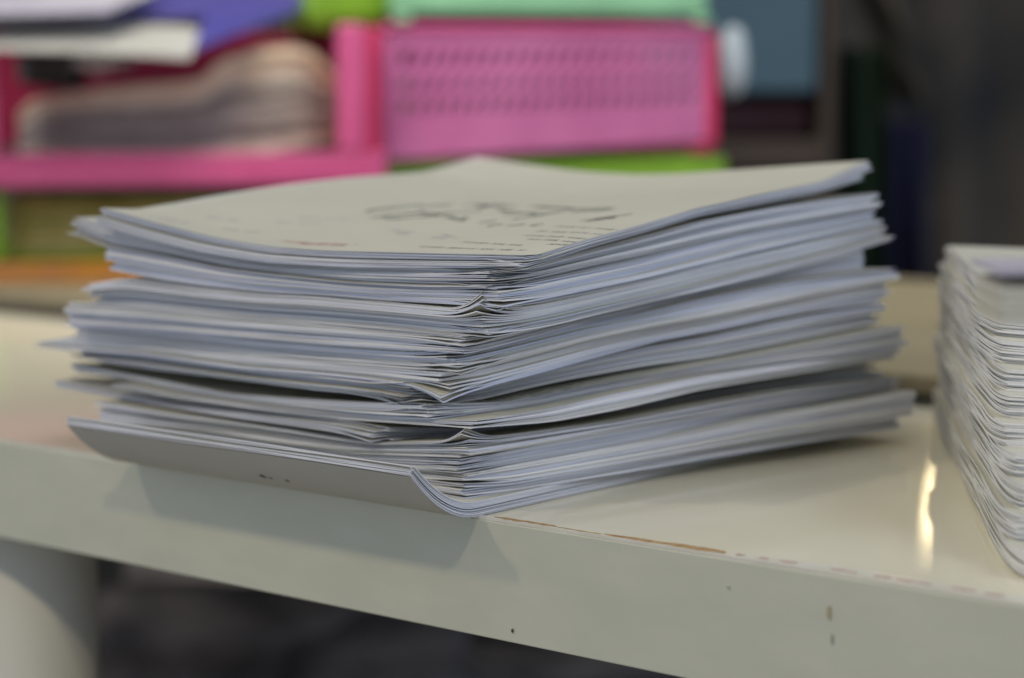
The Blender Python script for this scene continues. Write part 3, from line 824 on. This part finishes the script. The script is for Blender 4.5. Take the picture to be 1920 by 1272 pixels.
tag(boxes('cloth_bundle', [(P1[0] - .10, P1[0] + wC - .012, DX + .03, DX + .30, zpx(260, DX), zpx(178, DX))], M['maroon'], None, .012, 4), 'very dark maroon folded cloth under the grey-blue box', 'cloth')

# hanging dark clothes at the right of the cabinet
def drape(name, u0, u1, vtop, vbot, D, m, label, cat, folds=4, depth=.04, lean=0.0, group=None):
    V, Fc = [], []; nx, nz = 40, 24
    x0, x1 = xpx(u0, D), xpx(u1, D); za, zb_ = zpx(vbot, D), zpx(vtop, D)
    for s in (0, 1):
        for i in range(nx + 1):
            for j in range(nz + 1):
                a, c = i / nx, j / nz
                x = x0 + (x1 - x0) * a + lean * c; z = za + (zb_ - za) * c
                y = D + depth * math.sin(a * folds * 6.283 + 1.5 * c) * (1.1 - .5 * c) + .01 * math.sin(c * 9 + a * 7) + s * .02
                V.append((x, y, z))
    N_ = (nx + 1) * (nz + 1)
    for i in range(nx):
        for j in range(nz):
            a = i * (nz + 1) + j; b = a + nz + 1
            Fc.append((a, b, b + 1, a + 1)); Fc.append((a + N_, a + 1 + N_, b + 1 + N_, b + N_))
    for j in range(nz):
        Fc.append((j, j + 1, j + 1 + N_, j + N_)); a = nx * (nz + 1) + j; Fc.append((a, a + N_, a + 1 + N_, a + 1))
    return tag(link(name, V, Fc, m, smooth=True), label, cat, group)
drape('green_coat', 1575, 1655, 90, 900, 2.75, M['darkgreen'], 'dark green garment hanging right beside the cabinet edge', 'garment', 1.5, .03)
drape('navy_coat', 1640, 1745, 230, 900, 2.85, M['darknavy'], 'dark navy garment hanging beside the dark green one', 'garment', 2, .03)
M['browncloth'] = mat('dark_brown_cloth', (.032, .029, .022), .9, noise=((.045, .04, .03), 5, .3, .7))
drape('brown_sleeve', 1670, 1740, -60, 190, 2.9, M['browncloth'], 'dark brown sleeve hanging slantwise high at the right', 'garment', 1, .02, -.06)
drape('dark_curtain', 1560, 2350, -250, 1500, 3.2, M['curtain'], 'charcoal curtain filling the right background', 'curtain', 5, .025)

# dark tan bag on the bench between the stacks
o = blob('paper_roll', 1762, 590, 1.72, .045, .03, .011, mat('tan_paper', (.38, .30, .17), .7, noise=((.46, .38, .24), 20, .3, .7)), 'light tan paper roll lying on the bench between the two stacks', 'paper roll', 12, .1)

# ------------------------------------------------------------------ floor and back wall
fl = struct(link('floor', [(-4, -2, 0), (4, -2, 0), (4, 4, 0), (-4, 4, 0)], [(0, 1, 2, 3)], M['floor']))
wl = struct(boxes('wall', [(-4, 4, 3.6, 3.7, 0, 2.6)], M['wall']))
# shoes / bags on the floor below the table give the mottled dark shapes
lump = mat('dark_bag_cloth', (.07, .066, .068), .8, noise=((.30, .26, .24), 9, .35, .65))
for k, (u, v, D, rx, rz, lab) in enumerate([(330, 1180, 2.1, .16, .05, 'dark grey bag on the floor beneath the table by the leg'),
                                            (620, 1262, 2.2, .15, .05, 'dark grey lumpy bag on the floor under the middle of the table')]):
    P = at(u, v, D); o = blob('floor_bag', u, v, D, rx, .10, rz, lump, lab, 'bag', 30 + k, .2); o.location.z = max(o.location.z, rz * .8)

# ------------------------------------------------------------------ light
def area(name, loc, target, size, energy, color, size_y=None):
    l = bpy.data.lights.new(name, 'AREA'); l.energy = energy; l.size = size; l.color = color
    if size_y: l.shape = 'RECTANGLE'; l.size_y = size_y
    o = bpy.data.objects.new(name, l); col.objects.link(o); o.location = loc
    from mathutils import Vector
    o.rotation_euler = (Vector(target) - Vector(loc)).to_track_quat('-Z', 'Y').to_euler()
    return o
def ldir(dp, dq, dz, dist):
    v = np.array([*(EA * dp + EB * dq), dz]); v = v / np.linalg.norm(v) * dist
    return (float(O[0] + v[0]), float(O[1] + v[1]), float(T + v[2]))
tgt = (float(O[0]), float(O[1]), T + .03)
area('lamp_or_fill', ldir(-.0167, -.038, .0430, 2.2), tgt, .10, 7.6, (1, .83, .57))
area('lamp_or_fill', ldir(.0200, -.038, .0430, 2.2), tgt, .10, 7.2, (1, .83, .57))
area('lamp_or_fill', (-.3, 1.6, 2.6), (0, 1.3, T), 1.6, 11, (1, .88, .62))
area('lamp_or_fill', (-1.0, -.5, .35), (0, .95, T), .9, 4.6, (.93, .96, 1))  # fill added low in front, stands in for light bounced off the floor
area('lamp_or_fill', (1.5, .05, T + 1.05), (.05, 1.0, T), 1.0, 13, (.86, .90, 1))  # fill added out of view to brighten the stack's right face
o_ = area('lamp_or_fill', (-.25, 1.50, 1.55), (-.05, 1.98, T + .1), .5, 2.6, (1, .93, .80)); o_.data.spread = math.radians(80)  # narrow fill added above the baskets to brighten the background
area('lamp_or_fill', (-2.3, 2.3, 1.1), (.3, 2.7, 0), .8, 14, (1, .93, .86))  # soft fill added from the left to lift the dark floor
# the bright warm bulb whose reflection shows in the lacquer
r = ray(1776, 948); t_ = H / -r[2]; hp = r * t_
dv = np.array([r[0], r[1], -r[2]]); dv /= np.linalg.norm(dv)
Lp = np.array([hp[0], hp[1], T]) + dv * 2.3
area('lamp_or_fill', tuple(map(float, Lp)), (float(hp[0]), float(hp[1]), T), .044, .36, (1, .80, .46), .045)

w = bpy.data.worlds.new('World'); sc.world = w; w.use_nodes = True
bg = w.node_tree.nodes['Background']; bg.inputs[0].default_value = (.60, .75, 1.0, 1); bg.inputs[1].default_value = .40

# ------------------------------------------------------------------ camera
cam = bpy.data.cameras.new('camera'); co = bpy.data.objects.new('camera', cam); col.objects.link(co)
co.location = (0, 0, T + H); co.rotation_euler = (math.pi / 2 - TH, 0, 0)
cam.sensor_width = 36; cam.lens = FPX / 1920 * 36
cam.clip_start = .02; cam.clip_end = 50
cam.dof.use_dof = True; cam.dof.focus_distance = .885; cam.dof.aperture_fstop = 4.6
sc.camera = co

sc.render.engine = 'CYCLES'
sc.cycles.use_denoising = True
sc.cycles.max_bounces = 8; sc.cycles.diffuse_bounces = 5
sc.view_settings.view_transform = 'Standard'; sc.view_settings.look = 'None'
sc.view_settings.exposure = -0.06; sc.view_settings.gamma = 1
